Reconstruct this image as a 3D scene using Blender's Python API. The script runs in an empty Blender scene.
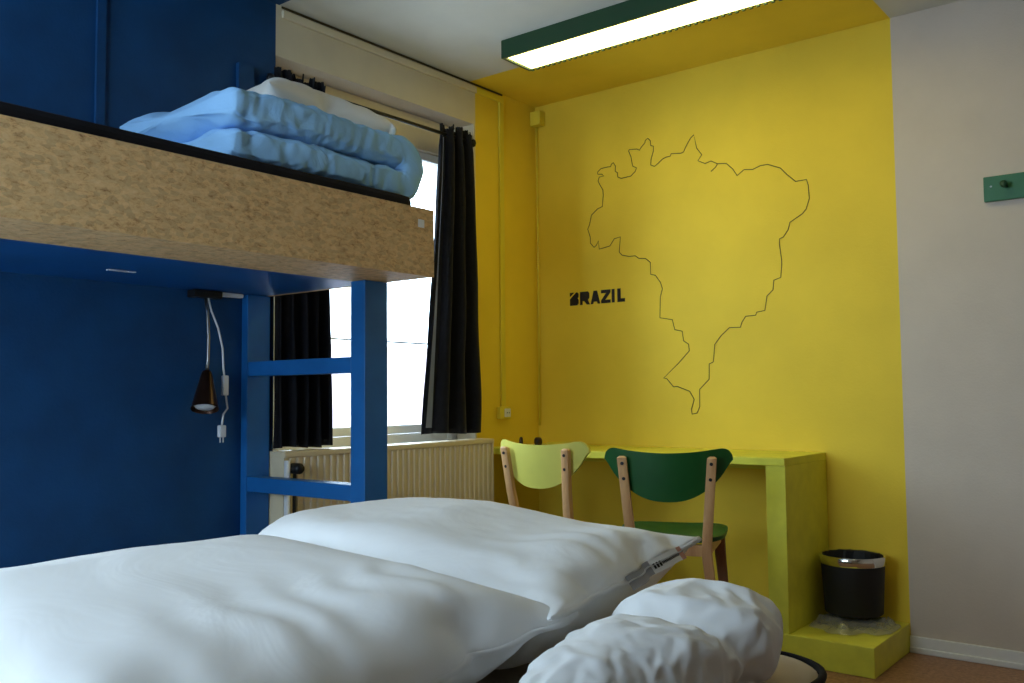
import bpy, bmesh, math, random
from mathutils import Vector, Matrix, noise
SC = bpy.context.scene
COL = SC.collection
PI = math.pi
random.seed(7)
D, WX, H = 3.795, -2.836, 2.512          # back wall, window wall, ceiling height
RX, FY = 1.7, -.62                        # right wall, wall behind the camera

# ------------------------------------------------------------------ materials
def nt(name):
    m = bpy.data.materials.new(name); m.use_nodes = True
    n = m.node_tree; n.nodes.clear()
    out = n.nodes.new('ShaderNodeOutputMaterial'); b = n.nodes.new('ShaderNodeBsdfPrincipled')
    n.links.new(b.outputs[0], out.inputs[0])
    return m, n, b, out
def coords(n, scale=(1, 1, 1)):
    tc = n.nodes.new('ShaderNodeTexCoord'); mp = n.nodes.new('ShaderNodeMapping')
    n.links.new(tc.outputs['Object'], mp.inputs[0]); mp.inputs['Scale'].default_value = scale
    return mp.outputs[0]
def noise_node(n, vec, scale, detail=3, rough=.55):
    t = n.nodes.new('ShaderNodeTexNoise'); t.inputs['Scale'].default_value = scale
    t.inputs['Detail'].default_value = detail; t.inputs['Roughness'].default_value = rough
    n.links.new(vec, t.inputs['Vector']); return t.outputs['Fac']
def ramp(n, fac, stops):
    r = n.nodes.new('ShaderNodeValToRGB'); e = r.color_ramp.elements
    e[0].position, e[0].color = stops[0][0], (*stops[0][1], 1); e[1].position, e[1].color = stops[-1][0], (*stops[-1][1], 1)
    for p, c in stops[1:-1]:
        k = e.new(p); k.color = (*c, 1)
    n.links.new(fac, r.inputs[0]); return r.outputs[0]
def bump(n, b, fac, strength, dist=.002):
    u = n.nodes.new('ShaderNodeBump'); u.inputs['Strength'].default_value = strength; u.inputs['Distance'].default_value = dist
    n.links.new(fac, u.inputs['Height']); n.links.new(u.outputs[0], b.inputs['Normal'])
def mat(name, col, rough=.6, metal=0, var=.08, scale=6, bmp=0, bscale=120, spec=.5, sheen=0, stretch=(1, 1, 1)):
    m, n, b, o = nt(name); v = coords(n, stretch)
    lo = tuple(c * (1 - var) for c in col); hi = tuple(min(1, c * (1 + var)) for c in col)
    n.links.new(ramp(n, noise_node(n, v, scale), [(.3, lo), (.7, hi)]), b.inputs['Base Color'])
    b.inputs['Roughness'].default_value = rough; b.inputs['Metallic'].default_value = metal
    b.inputs['Specular IOR Level'].default_value = spec
    if sheen: b.inputs['Sheen Weight'].default_value = sheen
    if bmp: bump(n, b, noise_node(n, v, bscale, 2), bmp)
    return m
M = {}
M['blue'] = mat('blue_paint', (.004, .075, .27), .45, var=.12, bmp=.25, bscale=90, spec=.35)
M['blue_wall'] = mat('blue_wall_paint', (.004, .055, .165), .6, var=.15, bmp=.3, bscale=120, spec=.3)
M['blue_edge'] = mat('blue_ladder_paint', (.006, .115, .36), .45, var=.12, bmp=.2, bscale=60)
M['cream'] = mat('cream_wall_paint', (.66, .58, .42), .8, var=.04, bmp=.3, bscale=150, spec=.2)
M['white_wall'] = mat('white_wall_paint', (.62, .53, .44), .8, var=.03, bmp=.35, bscale=130, spec=.2)
M['ceiling'] = mat('ceiling_paint', (.62, .60, .54), .9, var=.03, bmp=.15, spec=.1)
M['yellow'] = mat('yellow_wall_paint', (.84, .60, .045), .62, var=.05, scale=3, bmp=.35, bscale=130, spec=.25)
M['desk_yellow'] = mat('yellow_desk_paint', (.74, .69, .06), .5, var=.08, scale=12, bmp=.25, bscale=50, spec=.35)
M['white_paint'] = mat('white_gloss_paint', (.78, .76, .72), .4, var=.03)
M['window_paint'] = mat('window_white_paint', (.92, .93, .93), .4, var=.03)
M['sill_paint'] = mat('cream_wood_paint', (.70, .60, .42), .5, var=.05)
M['radiator'] = mat('cream_radiator_enamel', (.72, .60, .40), .4, var=.04)
M['black_cloth'] = mat('black_cloth', (.006, .006, .009), .9, var=.3, scale=30, bmp=.3, bscale=300, spec=.2, sheen=.1)
M['lining'] = mat('curtain_lining', (.16, .18, .24), .9, var=.2)
M['black_mat'] = mat('black_mattress_cover', (.008, .007, .010), .85, var=.3, bmp=.3, bscale=260, spec=.2)
M['white_cloth'] = mat('white_cotton', (.88, .88, .88), .85, var=.02, scale=4, spec=.12)
def crease(m, sc, st):
    n = m.node_tree; b = [k for k in n.nodes if k.type == 'BSDF_PRINCIPLED'][0]; v = coords(n, (1, 1.0, 1))
    t = n.nodes.new('ShaderNodeTexNoise'); t.inputs['Scale'].default_value = sc; t.inputs['Detail'].default_value = 3; t.inputs['Distortion'].default_value = 1.6
    n.links.new(v, t.inputs['Vector']); bump(n, b, t.outputs['Fac'], st, .02)
crease(M['white_cloth'], 5, .16)
M['cream_cloth'] = mat('off_white_cotton', (.80, .76, .68), .85, var=.03, bmp=.12, bscale=420, spec=.15, sheen=.1)
M['blue_cloth'] = mat('light_blue_cotton', (.30, .55, .86), .8, var=.08, scale=5, spec=.12)
crease(M['blue_cloth'], 9, .30)
M['beige_cloth'] = mat('beige_mattress_ticking', (.62, .52, .40), .85, var=.04, bmp=.2, bscale=300, spec=.15)
M['green'] = mat('dark_green_paint', (.005, .085, .013), .4, var=.12, bmp=.1)
M['rail_green'] = mat('green_rail_paint', (.012, .13, .045), .45, var=.12)
M['lamp_green'] = mat('green_lamp_enamel', (.008, .05, .018), .4, var=.1)
M['lime'] = mat('pale_lime_paint', (.70, .66, .12), .45, var=.06)
M['chrome'] = mat('chrome', (.75, .74, .72), .12, 1, var=.03)
M['steel'] = mat('brushed_steel', (.38, .38, .38), .35, 1, var=.1)
M['dark_metal'] = mat('dark_metal', (.02, .02, .022), .4, .6, var=.2)
M['black_plastic'] = mat('black_plastic', (.004, .004, .005), .6, var=.2, bmp=.2, bscale=200)
M['brown_metal'] = mat('bronze_lamp_shade', (.05, .022, .012), .3, .7, var=.2)
M['white_plastic'] = mat('white_plastic', (.75, .76, .78), .4, var=.02)
M['yellow_plastic'] = mat('yellow_painted_plastic', (.78, .62, .04), .5, var=.05)
M['ink'] = mat('black_wall_ink', (.006, .004, .006), .7, var=.2)
M['line_shadow_ink'] = mat('drawn_line_and_shadow_ink', (.045, .032, .004), .7, var=.2)
M['label_grey'] = mat('grey_label_cloth', (.30, .30, .34), .8, var=.05)
M['label_red'] = mat('reddish_label_cloth', (.65, .33, .25), .8, var=.05)
M['brown_dark'] = mat('dark_brown_glaze', (.03, .010, .006), .3, var=.2)
def wood(name, lo, hi, rough=.5, st=(30, 30, 3)):
    m, n, b, o = nt(name); v = coords(n, st)
    n.links.new(ramp(n, noise_node(n, v, 1.0, 5, .6), [(.3, lo), (.7, hi)]), b.inputs['Base Color'])
    b.inputs['Roughness'].default_value = rough; return m
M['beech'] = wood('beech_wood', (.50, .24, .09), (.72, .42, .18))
M['shaded_beech'] = wood('shaded_beech_wood', (.15, .06, .025), (.24, .10, .04))  # same beech with shade put into the colour, for the green chair's front legs
def osb():
    m, n, b, o = nt('oriented_strand_board')
    v = coords(n, (1, 1, 1.9))
    vo = n.nodes.new('ShaderNodeTexVoronoi'); vo.inputs['Scale'].default_value = 55; n.links.new(v, vo.inputs['Vector'])
    d = n.nodes.new('ShaderNodeTexNoise'); d.inputs['Scale'].default_value = 44; d.inputs['Detail'].default_value = 8; d.inputs['Roughness'].default_value = .80
    d.inputs['Distortion'].default_value = .5; n.links.new(v, d.inputs['Vector'])
    c1 = ramp(n, d.outputs['Fac'], [(.31, (.20, .08, .03)), (.39, (.50, .27, .105)), (.47, (.66, .41, .18)), (.68, (.76, .53, .27))])
    sep = n.nodes.new('ShaderNodeSeparateColor'); n.links.new(vo.outputs['Color'], sep.inputs[0])
    c2 = ramp(n, sep.outputs[0], [(.0, (.62, .62, .62)), (.5, (.95, .95, .95)), (1, (1.1, 1.08, 1.05))])
    mx = n.nodes.new('ShaderNodeMix'); mx.data_type = 'RGBA'; mx.blend_type = 'MULTIPLY'; mx.inputs[0].default_value = .55
    n.links.new(c1, mx.inputs[6]); n.links.new(c2, mx.inputs[7]); n.links.new(mx.outputs[2], b.inputs['Base Color'])
    b.inputs['Roughness'].default_value = .6; bump(n, b, d.outputs['Fac'], .3, .002); return m
M['osb'] = osb()
def cork():
    m, n, b, o = nt('speckled_brown_linoleum'); v = coords(n)
    n.links.new(ramp(n, noise_node(n, v, 60, 6, .7), [(.3, (.17, .075, .035)), (.5, (.33, .16, .075)), (.7, (.45, .25, .13))]), b.inputs['Base Color'])
    b.inputs['Roughness'].default_value = .45; return m
M['floor'] = cork()
def glassy(name, tint, gl):
    m, n, b, o = nt(name); n.nodes.remove(b)
    t = n.nodes.new('ShaderNodeBsdfTransparent'); t.inputs[0].default_value = (*tint, 1)
    g = n.nodes.new('ShaderNodeBsdfGlossy'); g.inputs['Roughness'].default_value = .05 if gl < .2 else .15
    x = n.nodes.new('ShaderNodeMixShader')
    f = n.nodes.new('ShaderNodeLayerWeight'); f.inputs[0].default_value = gl
    n.links.new(f.outputs['Fresnel'], x.inputs[0]); n.links.new(t.outputs[0], x.inputs[1]); n.links.new(g.outputs[0], x.inputs[2])
    if gl > .2:
        df = n.nodes.new('ShaderNodeBsdfDiffuse'); df.inputs[0].default_value = (.9, .9, .85, 1)
        x2 = n.nodes.new('ShaderNodeMixShader'); x2.inputs[0].default_value = .16
        n.links.new(x.outputs[0], x2.inputs[1]); n.links.new(df.outputs[0], x2.inputs[2]); x = x2
    n.links.new(x.outputs[0], o.inputs[0]); return m
M['glass'] = glassy('window_glass', (.96, .98, .98), .12)
M['film'] = glassy('clear_plastic_film', (.95, .95, .92), .40)
def emis(name, col, st):
    m, n, b, o = nt(name)
    v = coords(n, (1, 1, 1)); c = ramp(n, noise_node(n, v, 3), [(.2, tuple(k * .97 for k in col)), (.8, col)])
    n.links.new(c, b.inputs['Emission Color']); b.inputs['Base Color'].default_value = (.8, .8, .7, 1)
    b.inputs['Emission Strength'].default_value = st; return m
M['tube'] = emis('lit_lamp_diffuser', (1.0, .88, .30), 5.0)
M['facade'] = mat('pale_brick_facade', (.36, .28, .30), .9, var=.1, scale=5)
M['facade_glass'] = mat('facade_window_glass', (.18, .20, .23), .4, var=.1)
M['ground_out'] = mat('courtyard_paving', (.55, .55, .55), .9, var=.1)

# ------------------------------------------------------------------ mesh helpers
def box(bm, x0, x1, y0, y1, z0, z1, bev=0):
    r = bmesh.ops.create_cube(bm, size=1)
    vs = r['verts']
    for v in vs:
        v.co = Vector(((x0 + x1) / 2 + v.co.x * (x1 - x0), (y0 + y1) / 2 + v.co.y * (y1 - y0), (z0 + z1) / 2 + v.co.z * (z1 - z0)))
    if bev:
        es = list({e for v in vs for e in v.link_edges})
        bmesh.ops.bevel(bm, geom=es, offset=bev, segments=2, affect='EDGES', profile=.6)
def tube(bm, pts, rad, seg=10, cap=True):
    pts = [Vector(p) for p in pts]; rings = []
    rads = rad if isinstance(rad, (list, tuple)) else [rad] * len(pts)
    up = None
    for i, p in enumerate(pts):
        t = (pts[min(i + 1, len(pts) - 1)] - pts[max(i - 1, 0)]).normalized()
        if up is None: up = Vector((0, 0, 1)) if abs(t.z) < .9 else Vector((1, 0, 0))
        a = t.cross(up).normalized(); b = a.cross(t).normalized(); up = b
        rings.append([bm.verts.new(p + (a * math.cos(2 * PI * k / seg) + b * math.sin(2 * PI * k / seg)) * rads[i]) for k in range(seg)])
    for i in range(len(rings) - 1):
        for k in range(seg):
            bm.faces.new((rings[i][k], rings[i][(k + 1) % seg], rings[i + 1][(k + 1) % seg], rings[i + 1][k]))
    if cap:
        bm.faces.new(rings[0][::-1]); bm.faces.new(rings[-1])
def lathe(bm, prof, c=(0, 0, 0), seg=40):
    rings = []
    for r, z in prof:
        if r < 1e-5: rings.append([bm.verts.new((c[0], c[1], c[2] + z))])
        else: rings.append([bm.verts.new((c[0] + r * math.cos(2 * PI * k / seg), c[1] + r * math.sin(2 * PI * k / seg), c[2] + z)) for k in range(seg)])
    for a, b in zip(rings, rings[1:]):
        for k in range(seg):
            q = (k + 1) % seg
            if len(a) == 1 and len(b) > 1: bm.faces.new((a[0], b[q], b[k]))
            elif len(b) == 1 and len(a) > 1: bm.faces.new((a[k], a[q], b[0]))
            elif len(a) > 1: bm.faces.new((a[k], a[q], b[q], b[k]))
def obj(name, bm, m, parent=None, smooth=False, recalc=True):
    if recalc: bmesh.ops.recalc_face_normals(bm, faces=bm.faces)
    me = bpy.data.meshes.new(name); bm.to_mesh(me); bm.free()
    return mobj(name, me, m, parent, smooth)
def mobj(name, me, m, parent=None, smooth=False):
    ms = m if isinstance(m, (list, tuple)) else [m]
    if len(me.materials): me.materials.clear()
    for k in ms: me.materials.append(k)
    if smooth:
        for p in me.polygons: p.use_smooth = True
    o = bpy.data.objects.new(name, me); COL.objects.link(o)
    if parent: o.parent = parent
    return o
def soften(o, angle=35):
    for p in o.data.polygons: p.use_smooth = True
    md = o.modifiers.new('split', 'EDGE_SPLIT'); md.split_angle = math.radians(angle)
def thing(name, label, cat, loc=(0, 0, 0), rz=0, group=None):
    o = bpy.data.objects.new(name, None); o.empty_display_size = .1; COL.objects.link(o)
    o.location = loc; o.rotation_euler = (0, 0, rz); return tag(o, label, cat, group)
def tag(o, label, cat, group=None):
    o['label'] = label; o['category'] = cat
    if group: o['group'] = group
    return o
def struct(o): o['kind'] = 'structure'; return o
def B(): return bmesh.new()
def boxo(name, m, parent, *a, **k):
    bm = B(); box(bm, *a, **k); return obj(name, bm, m, parent)
def at(v, o):                                  # world box -> local coordinates of an unrotated thing at o
    return [v[0] - o[0], v[1] - o[0], v[2] - o[1], v[3] - o[1], v[4] - o[2], v[5] - o[2]]

# ------------------------------------------------------------------ cloth inflation (baked to plain meshes)
def inflate(bm, frames=24, pressure=2.0, shrink=0.0, goal=None, bend=.3, stiff=15, mass=.3):
    me = bpy.data.meshes.new('sim'); bm.to_mesh(me); bm.free()
    ob = bpy.data.objects.new('sim', me); COL.objects.link(ob)
    cl = ob.modifiers.new('c', 'CLOTH'); s = cl.settings
    if goal:
        vg = ob.vertex_groups.new(name='pin')
        for i, v in enumerate(me.vertices): vg.add([i], goal(v.co), 'REPLACE')
        s.vertex_group_mass = 'pin'; s.pin_stiffness = 1
    s.quality = 5; s.mass = mass; s.tension_stiffness = stiff; s.compression_stiffness = stiff; s.shear_stiffness = 5; s.bending_stiffness = bend
    s.use_pressure = True; s.uniform_pressure_force = pressure; s.effector_weights.gravity = 0
    s.shrink_min = shrink; s.shrink_max = shrink; s.air_damping = 2
    cl.collision_settings.use_collision = False
    cl.point_cache.frame_start = 1; cl.point_cache.frame_end = frames + 5
    for f in range(1, frames + 1): SC.frame_set(f)
    out = bpy.data.meshes.new_from_object(ob.evaluated_get(bpy.context.evaluated_depsgraph_get()))
    bpy.data.objects.remove(ob); bpy.data.meshes.remove(me); SC.frame_set(1)
    return out
def pillow_bm(w, h, nx, ny, t=.02, jit=.002, seed=3):
    bm = B(); g = [[None] * (ny + 1) for _ in range(nx + 1)]; b = [[None] * (ny + 1) for _ in range(nx + 1)]; rnd = random.Random(seed)
    for i in range(nx + 1):
        for j in range(ny + 1):
            x = (i / nx - .5) * w; y = (j / ny - .5) * h
            z = t * (math.sin(PI * i / nx) * math.sin(PI * j / ny)) ** .5 if 0 < i < nx and 0 < j < ny else 0
            edge = i in (0, nx) or j in (0, ny)
            g[i][j] = bm.verts.new((x, y, 0 if edge else z + rnd.uniform(-jit, jit)))
            b[i][j] = g[i][j] if edge else bm.verts.new((x, y, -z + rnd.uniform(-jit, jit)))
    bm.verts.index_update(); seam = [g[nx][j].index for j in range(ny + 1)]
    for i in range(nx):
        for j in range(ny):
            bm.faces.new((g[i][j], g[i + 1][j], g[i + 1][j + 1], g[i][j + 1])); bm.faces.new((b[i][j], b[i][j + 1], b[i + 1][j + 1], b[i + 1][j]))
    return bm, seam
def fit(me, sx, sy, sz):
    for a, s in enumerate((sx, sy, sz)):
        lo = min(v.co[a] for v in me.vertices); hi = max(v.co[a] for v in me.vertices)
        k = s / (hi - lo); c = (lo + hi) / 2
        for v in me.vertices: v.co[a] = (v.co[a] - c) * k
def remap(me, fn):
    for v in me.vertices: v.co = fn(v.co)
def subsurf(o, n=1):
    s = o.modifiers.new('smooth', 'SUBSURF'); s.levels = n; s.render_levels = n
def clamp_floor(z, z0, soft=.03):
    d = z - z0
    return z if d > soft else z0 + soft * math.exp((d - soft) / soft) if d > -5 * soft else z0
# ================================================================== ROOM SHELL
NY0, NY1, NZ0, NZ1, NXI = 2.14, 3.30, .742, 2.31, -3.02     # window niche
def quad_wall(name, quads, mats):
    bm = B()
    for vs, mi in quads:
        f = bm.faces.new([bm.verts.new(v) for v in vs]); f.material_index = mi
    return struct(obj(name, bm, mats, recalc=False))
bm = B(); box(bm, WX - .4, RX + .2, FY - .2, D + .2, -.1, 0); struct(obj('floor', bm, M['floor']))
def rect_x(x, y0, y1, z0, z1): return [(x, y0, z0), (x, y1, z0), (x, y1, z1), (x, y0, z1)]
w = quad_wall('wall_left', [
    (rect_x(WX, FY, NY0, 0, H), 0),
    (rect_x(WX, NY0, 3.311, NZ1, H), 1), (rect_x(WX, NY0, NY1, 0, NZ0), 1),
    (rect_x(WX, NY1, 3.311, 0, NZ1), 1), (rect_x(WX, 3.311, D, 0, H), 2),
    ([(WX, NY0, NZ0), (NXI, NY0, NZ0), (NXI, NY0, NZ1), (WX, NY0, NZ1)], 1),
    ([(WX, NY1, NZ0), (NXI, NY1, NZ0), (NXI, NY1, NZ1), (WX, NY1, NZ1)], 1),
    ([(WX, NY0, NZ1), (NXI, NY0, NZ1), (NXI, NY1, NZ1), (WX, NY1, NZ1)], 3),
    ([(WX, NY0, NZ0), (NXI, NY0, NZ0), (NXI, NY1, NZ0), (WX, NY1, NZ0)], 1),
], [M['blue_wall'], M['cream'], M['yellow'], M['white_wall']])
XB = -1.042
quad_wall('wall_back', [
    ([(WX, D, 0), (XB, D, 0), (XB, D, H), (WX, D, H)], 0),
    ([(XB, D, 0), (RX, D, 0), (RX, D, H), (XB, D, H)], 1)], [M['yellow'], M['white_wall']])
quad_wall('wall_right', [([(RX, FY, 0), (RX, D, 0), (RX, D, H), (RX, FY, H)], 0)], [M['white_wall']])
# wall behind the camera with a second window opening
a0, a1, b0, b1 = -2.65, -1.15, .80, 2.35
quad_wall('wall_front', [
    ([(WX, FY, 0), (a0, FY, 0), (a0, FY, H), (WX, FY, H)], 0), ([(a1, FY, 0), (RX, FY, 0), (RX, FY, H), (a1, FY, H)], 0),
    ([(a0, FY, 0), (a1, FY, 0), (a1, FY, b0), (a0, FY, b0)], 0), ([(a0, FY, b1), (a1, FY, b1), (a1, FY, H), (a0, FY, H)], 0)], [M['white_wall']])
quad_wall('ceiling', [
    ([(WX, FY, H), (-1.95, FY, H), (-1.95, 2.155, H), (WX, 2.155, H)], 1),
    ([(-1.95, FY, H), (RX, FY, H), (RX, 2.155, H), (-1.95, 2.155, H)], 0),
    ([(WX, 2.155, H), (RX, 2.155, H), (RX, 3.272, H), (WX, 3.272, H)], 0),
    ([(WX, 3.272, H), (XB, 3.272, H), (XB, D, H), (WX, D, H)], 2),
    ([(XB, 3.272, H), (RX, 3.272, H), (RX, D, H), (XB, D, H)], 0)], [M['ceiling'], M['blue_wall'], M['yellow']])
# baseboard of the white part of the back wall
bm = B(); box(bm, XB, RX, D - .014, D, 0, .062, bev=.003); box(bm, XB, RX, D - .022, D, 0, .022, bev=.004)
struct(obj('baseboard_back', bm, M['white_paint']))
# thin painted battens on the blue wall
struct(boxo('trim_1', M['blue_wall'], None, WX - .004, WX + .012, 1.437, 1.466, 1.4, H))
struct(boxo('trim_2', M['blue_wall'], None, WX - .004, WX + .018, 1.965, 2.03, 1.4, 2.23))

struct(boxo('ceiling_shadow_line', M['line_shadow_ink'], None, WX + .0005, WX + .006, 2.165, 3.515, H - .010, H - .003))  # dark strip painting in the shadow line between wall and ceiling, no real moulding
# ---- window_1 : casement window in the niche
def window(name, P, y0, y1, z0, z1, head, swap=False):
    """frame outer rectangle y0..y1 / z0..z1 in plane X=P; swap builds it in a wall facing Y"""
    def T(bm):
        if swap:
            for v in bm.verts: v.co = Vector((v.co.y, v.co.x, v.co.z))
        return bm
    bm = B(); fw = .05
    box(bm, P - .03, P + .035, y0, y0 + fw, z0, z1, bev=.004); box(bm, P - .03, P + .035, y1 - .065, y1, z0, z1, bev=.004)
    box(bm, P - .029, P + .034, y0 + fw, y1 - .065, z0, z0 + fw, bev=.004); mid = (y0 + y1) / 2
    box(bm, P - .028, P + .02, mid - .03, mid + .03, z0 + fw, z1 - head, bev=.004)
    root = struct(obj(name, T(bm), M['window_paint']))
    bm = B(); box(bm, P - .02, P + .045, y0 + fw, y1 - .065, z1 - head, z1, bev=.005); obj('window_head', T(bm), M['sill_paint'], root)
    za, zb = z0 + fw, z1 - head
    for q0, q1, hs in ((y0 + fw, mid - .03, 1), (mid + .03, y1 - .065, -1)):
        bm = B(); s = .040
        box(bm, P - .012, P + .028, q0 + .002, q0 + s, za + .002, zb - .002, bev=.004); box(bm, P - .012, P + .028, q1 - s, q1 - .002, za + .002, zb - .002, bev=.004)
        box(bm, P - .011, P + .027, q0 + s, q1 - s, za + .002, za + s, bev=.004); box(bm, P - .011, P + .027, q0 + s, q1 - s, zb - s, zb - .002, bev=.004)
        sash = obj('casement_sash', T(bm), M['window_paint'], root)
        bm = B(); box(bm, P - .002, P + .002, q0 + s, q1 - s, za + s, zb - s); obj('pane', T(bm), M['glass'], sash)
        bm = B(); box(bm, P - .004, P + .006, q0 + s, q1 - s, 1.245, 1.252)
        obj('glazing_bar', T(bm), M['steel'], sash)
        hy = q1 - s / 2
        for hz in (1.26, 1.50):
            bm = B(); tube(bm, [(P + .028, hy, hz), (P + .045, hy, hz), (P + .05, hy - .012, hz - .012), (P + .05, hy - .016, hz - .05)], .004)
            lathe(bm, [(0, -.002), (.009, 0), (.009, .004), (0, .006)], (P + .03, hy, hz), 12)
            obj('window_hook', T(bm), M['steel'], sash, True)
    return root
w1 = window('window_1', -2.985, NY0 + .01, NY1 - .005, .785, NZ1 - .005, .155)
bm = B(); box(bm, NXI, WX + .012, NY0 + .002, NY1 - .002, .743, .785, bev=.006)
struct(obj('trim_3', bm, M['sill_paint']))                     # inner window sill
window('window_2', FY - .04, a0, a1, b0, b1, .08, swap=True)

# ---- what stands outside
bm = B(); box(bm, -16, -3.4, -8, 16, -3.2, -3.0); struct(obj('ground', bm, M['ground_out']))
fac = thing('neighbouring_building', 'pale overexposed building facade seen outside through the window', 'building', (-12, 4, -3))
bm = B(); box(bm, -.3, 0, -10, 12, 0, 4.9); obj('facade_wall', bm, M['facade'], fac)
bm = B(); box(bm, -.3, .12, -10, 12, 4.9, 5.05); obj('cornice', bm, M['white_paint'], fac)
for iz in range(2):
    for iy in range(9):
        bm = B(); y = -9 + iy * 2.3; box(bm, -.02, .03, y, y + 1.0, .3 + iz * 2.5, 1.7 + iz * 2.5); obj('window', bm, M['facade_glass'], fac)

# ================================================================== SURFACE-MOUNTED DUCT, SOCKET, JUNCTION BOX
duct = thing('cable_duct', 'flat painted cable duct running below the ceiling and down to the socket', 'cable duct', (WX, 3.49, .95))
boxo('horizontal_duct', [M['cream']], duct, .001, .014, 2.165 - 3.49, 3.31 - 3.49, 2.462 - .95, 2.492 - .95, bev=.003)
boxo('yellow_duct', M['yellow_plastic'], duct, .001, .014, 3.31 - 3.49, .026, 2.462 - .95, 2.492 - .95, bev=.003)
boxo('vertical_duct', M['yellow_plastic'], duct, .001, .013, -.006, .026, 0, 1.512, bev=.003)
sk = thing('wall_socket', 'small yellow painted wall socket beside the right black curtain', 'socket', (WX, 3.498, .89))
boxo('back_box', M['yellow_plastic'], sk, .001, .024, -.042, .042, 0, .06, bev=.004)
boxo('cover_plate', M['white_plastic'], sk, .0242, .030, -.010, .034, .010, .050, bev=.003)
bm = B()
for dy in (.005, .020): tube(bm, [(.029, dy, .03), (.0315, dy, .03)], .003)
obj('socket_hole', bm, M['dark_metal'], sk)
jb = thing('junction_box', 'yellow painted junction box high in the wall corner', 'junction box', (WX + .03, D, 2.40))
boxo('box_cover', M['yellow_plastic'], jb, -.028, .035, -.05, -.001, .0, .075, bev=.005)
bm = B(); tube(bm, [(-.012, -.012, .0), (-.012, -.012, -1.55)], .005); obj('corner_cable', bm, M['yellow_plastic'], jb, True)

# ================================================================== CEILING LAMP
cl = thing('ceiling_lamp', 'long green fluorescent ceiling lamp with glowing yellowish diffuser', 'ceiling lamp', (-1.6, 3.08, H))
bm = B(); x0, x1, y0, y1 = -.80, .90, -.105, .105
box(bm, x0, x1, y0, y0 + .012, -.078, 0); box(bm, x0, x1, y1 - .012, y1, -.070, 0)
box(bm, x0, x0 + .012, y0 + .012, y1 - .012, -.078, 0); box(bm, x1 - .012, x1, y0 + .012, y1 - .012, -.078, 0)
box(bm, x0 + .012, x1 - .012, y0 + .012, y1 - .012, -.012, -.001)
obj('lamp_housing', bm, M['lamp_green'], cl)
boxo('diffuser', M['tube'], cl, x0 + .013, x1 - .013, y0 + .013, y1 - .013, -.070, -.055)
bm = B()
n = 60
for k in range(n): 
    xx = x0 + (k + .5) * (x1 - x0) / n; box(bm, xx - .006, xx + .006, y1 - .012, y1 - .001, -.077, -.0705)
obj('louvre_teeth', bm, M['lamp_green'], cl)

# ================================================================== CURTAINS
bm = B(); tube(bm, [(-2.80, 2.09, 2.200), (-2.80, 3.25, 2.200)], .008, 12)
rod = obj('curtain_rod', bm, M['dark_metal'], None, True); tag(rod, 'thin black curtain rod above the window', 'curtain rod')
for y in (2.12, 3.242):
    bm = B(); lathe(bm, [(0, -.02), (.012, -.014), (.016, 0), (.012, .014), (0, .02)], (-2.80, y + (.01 if y > 3 else -.03), 2.200), 14)
    obj('rod_finial', bm, M['dark_metal'], rod, True)
for y in (2.14, 3.22):
    bm = B(); box(bm, WX, -2.79, y - .004, y + .004, 2.186, 2.194)
    obj('rod_bracket', bm, M['dark_metal'], rod)
def curtain(name, label, top, bot, zt, zb, waves, seed, flare):
    rnd = random.Random(seed); ph = rnd.random() * 6; NU, NV = 150, 46
    o = (-2.80, (top[0] + top[1]) / 2, zb)
    bm = B(); rows = []
    for j in range(NV + 1):
        v = j / NV; z = zt + (zb - zt) * v; row = []
        ruff = .004 if z > 2.222 else 0
        y0 = top[0] + (bot[0] - top[0]) * (v ** 1.4); y1 = top[1] + (bot[1] - top[1]) * v ** .8
        for i in range(NU + 1):
            u = i / NU
            pinch = .55 + .45 * min(1, abs(z - 2.200) / .06 + .15)
            amp = (.020 + .012 * v) * pinch
            w_ = math.sin(2 * PI * waves * u + ph + .6 * math.sin(2.3 * v + u * 4)) + .35 * math.sin(2 * PI * waves * 2.07 * u + 1.3 * ph + v)
            x = amp * w_ + noise.noise(Vector((u * 6, v * 4, seed))) * .012 * (.3 + v)
            yy = y0 + (y1 - y0) * u + .006 * math.sin(2 * PI * waves * 2 * u + ph)
            zz = z
            if j == 0: zz += .010 * math.copysign(1, math.sin(2 * PI * waves * 1.3 * u)) + .002 * rnd.uniform(-1, 1)
            if j == NV: zz += .004 * math.sin(7 * u)
            if flare and u < .12: x -= .02 * (1 - u / .12) * v
            row.append(bm.verts.new((x + .004, yy - o[1], zz - zb)))
        rows.append(row)
    for j in range(NV):
        for i in range(NU):
            bm.faces.new((rows[j][i], rows[j][i + 1], rows[j + 1][i + 1], rows[j + 1][i]))
    root = thing(name, label, 'curtain', o)
    c = obj('curtain_panel', bm, M['black_cloth'], root, True)
    sd = c.modifiers.new('thick', 'SOLIDIFY'); sd.thickness = .003
    bm = B()                                                     # hem band at the foot
    pr = None
    for i in range(NU + 1):
        a = rows_b = None
    return root, c
cL, _ = curtain('window_curtain', 'black curtain left of the window, behind the blue ladder', (2.109, 2.342), (2.109, 2.368), 2.238, .815, 4.5, 2, False)
cR, _ = curtain('window_curtain', 'black curtain right of the window, beside the yellow wall', (3.03, 3.245), (2.925, 3.315), 2.236, .835, 3.4, 9, True)
# pale inner lining edge of the right curtain
bm = B(); prev = None
for j in range(41):
    v = j / 40; z = 2.18 + (.865 - 2.18) * v; y = 3.033 - .108 * v ** 1.4 - .003; wd = .002 + .055 * max(0, v - .35) ** 1.3
    a = bm.verts.new((.012 - .01 * v, y - 3.1375, z - .835)); b = bm.verts.new((.014 - .008 * v, y + wd - 3.1375, z - .835))
    if prev: bm.faces.new((prev[0], prev[1], b, a))
    prev = (a, b)
obj('curtain_lining', bm, M['lining'], cR, True)

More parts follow.
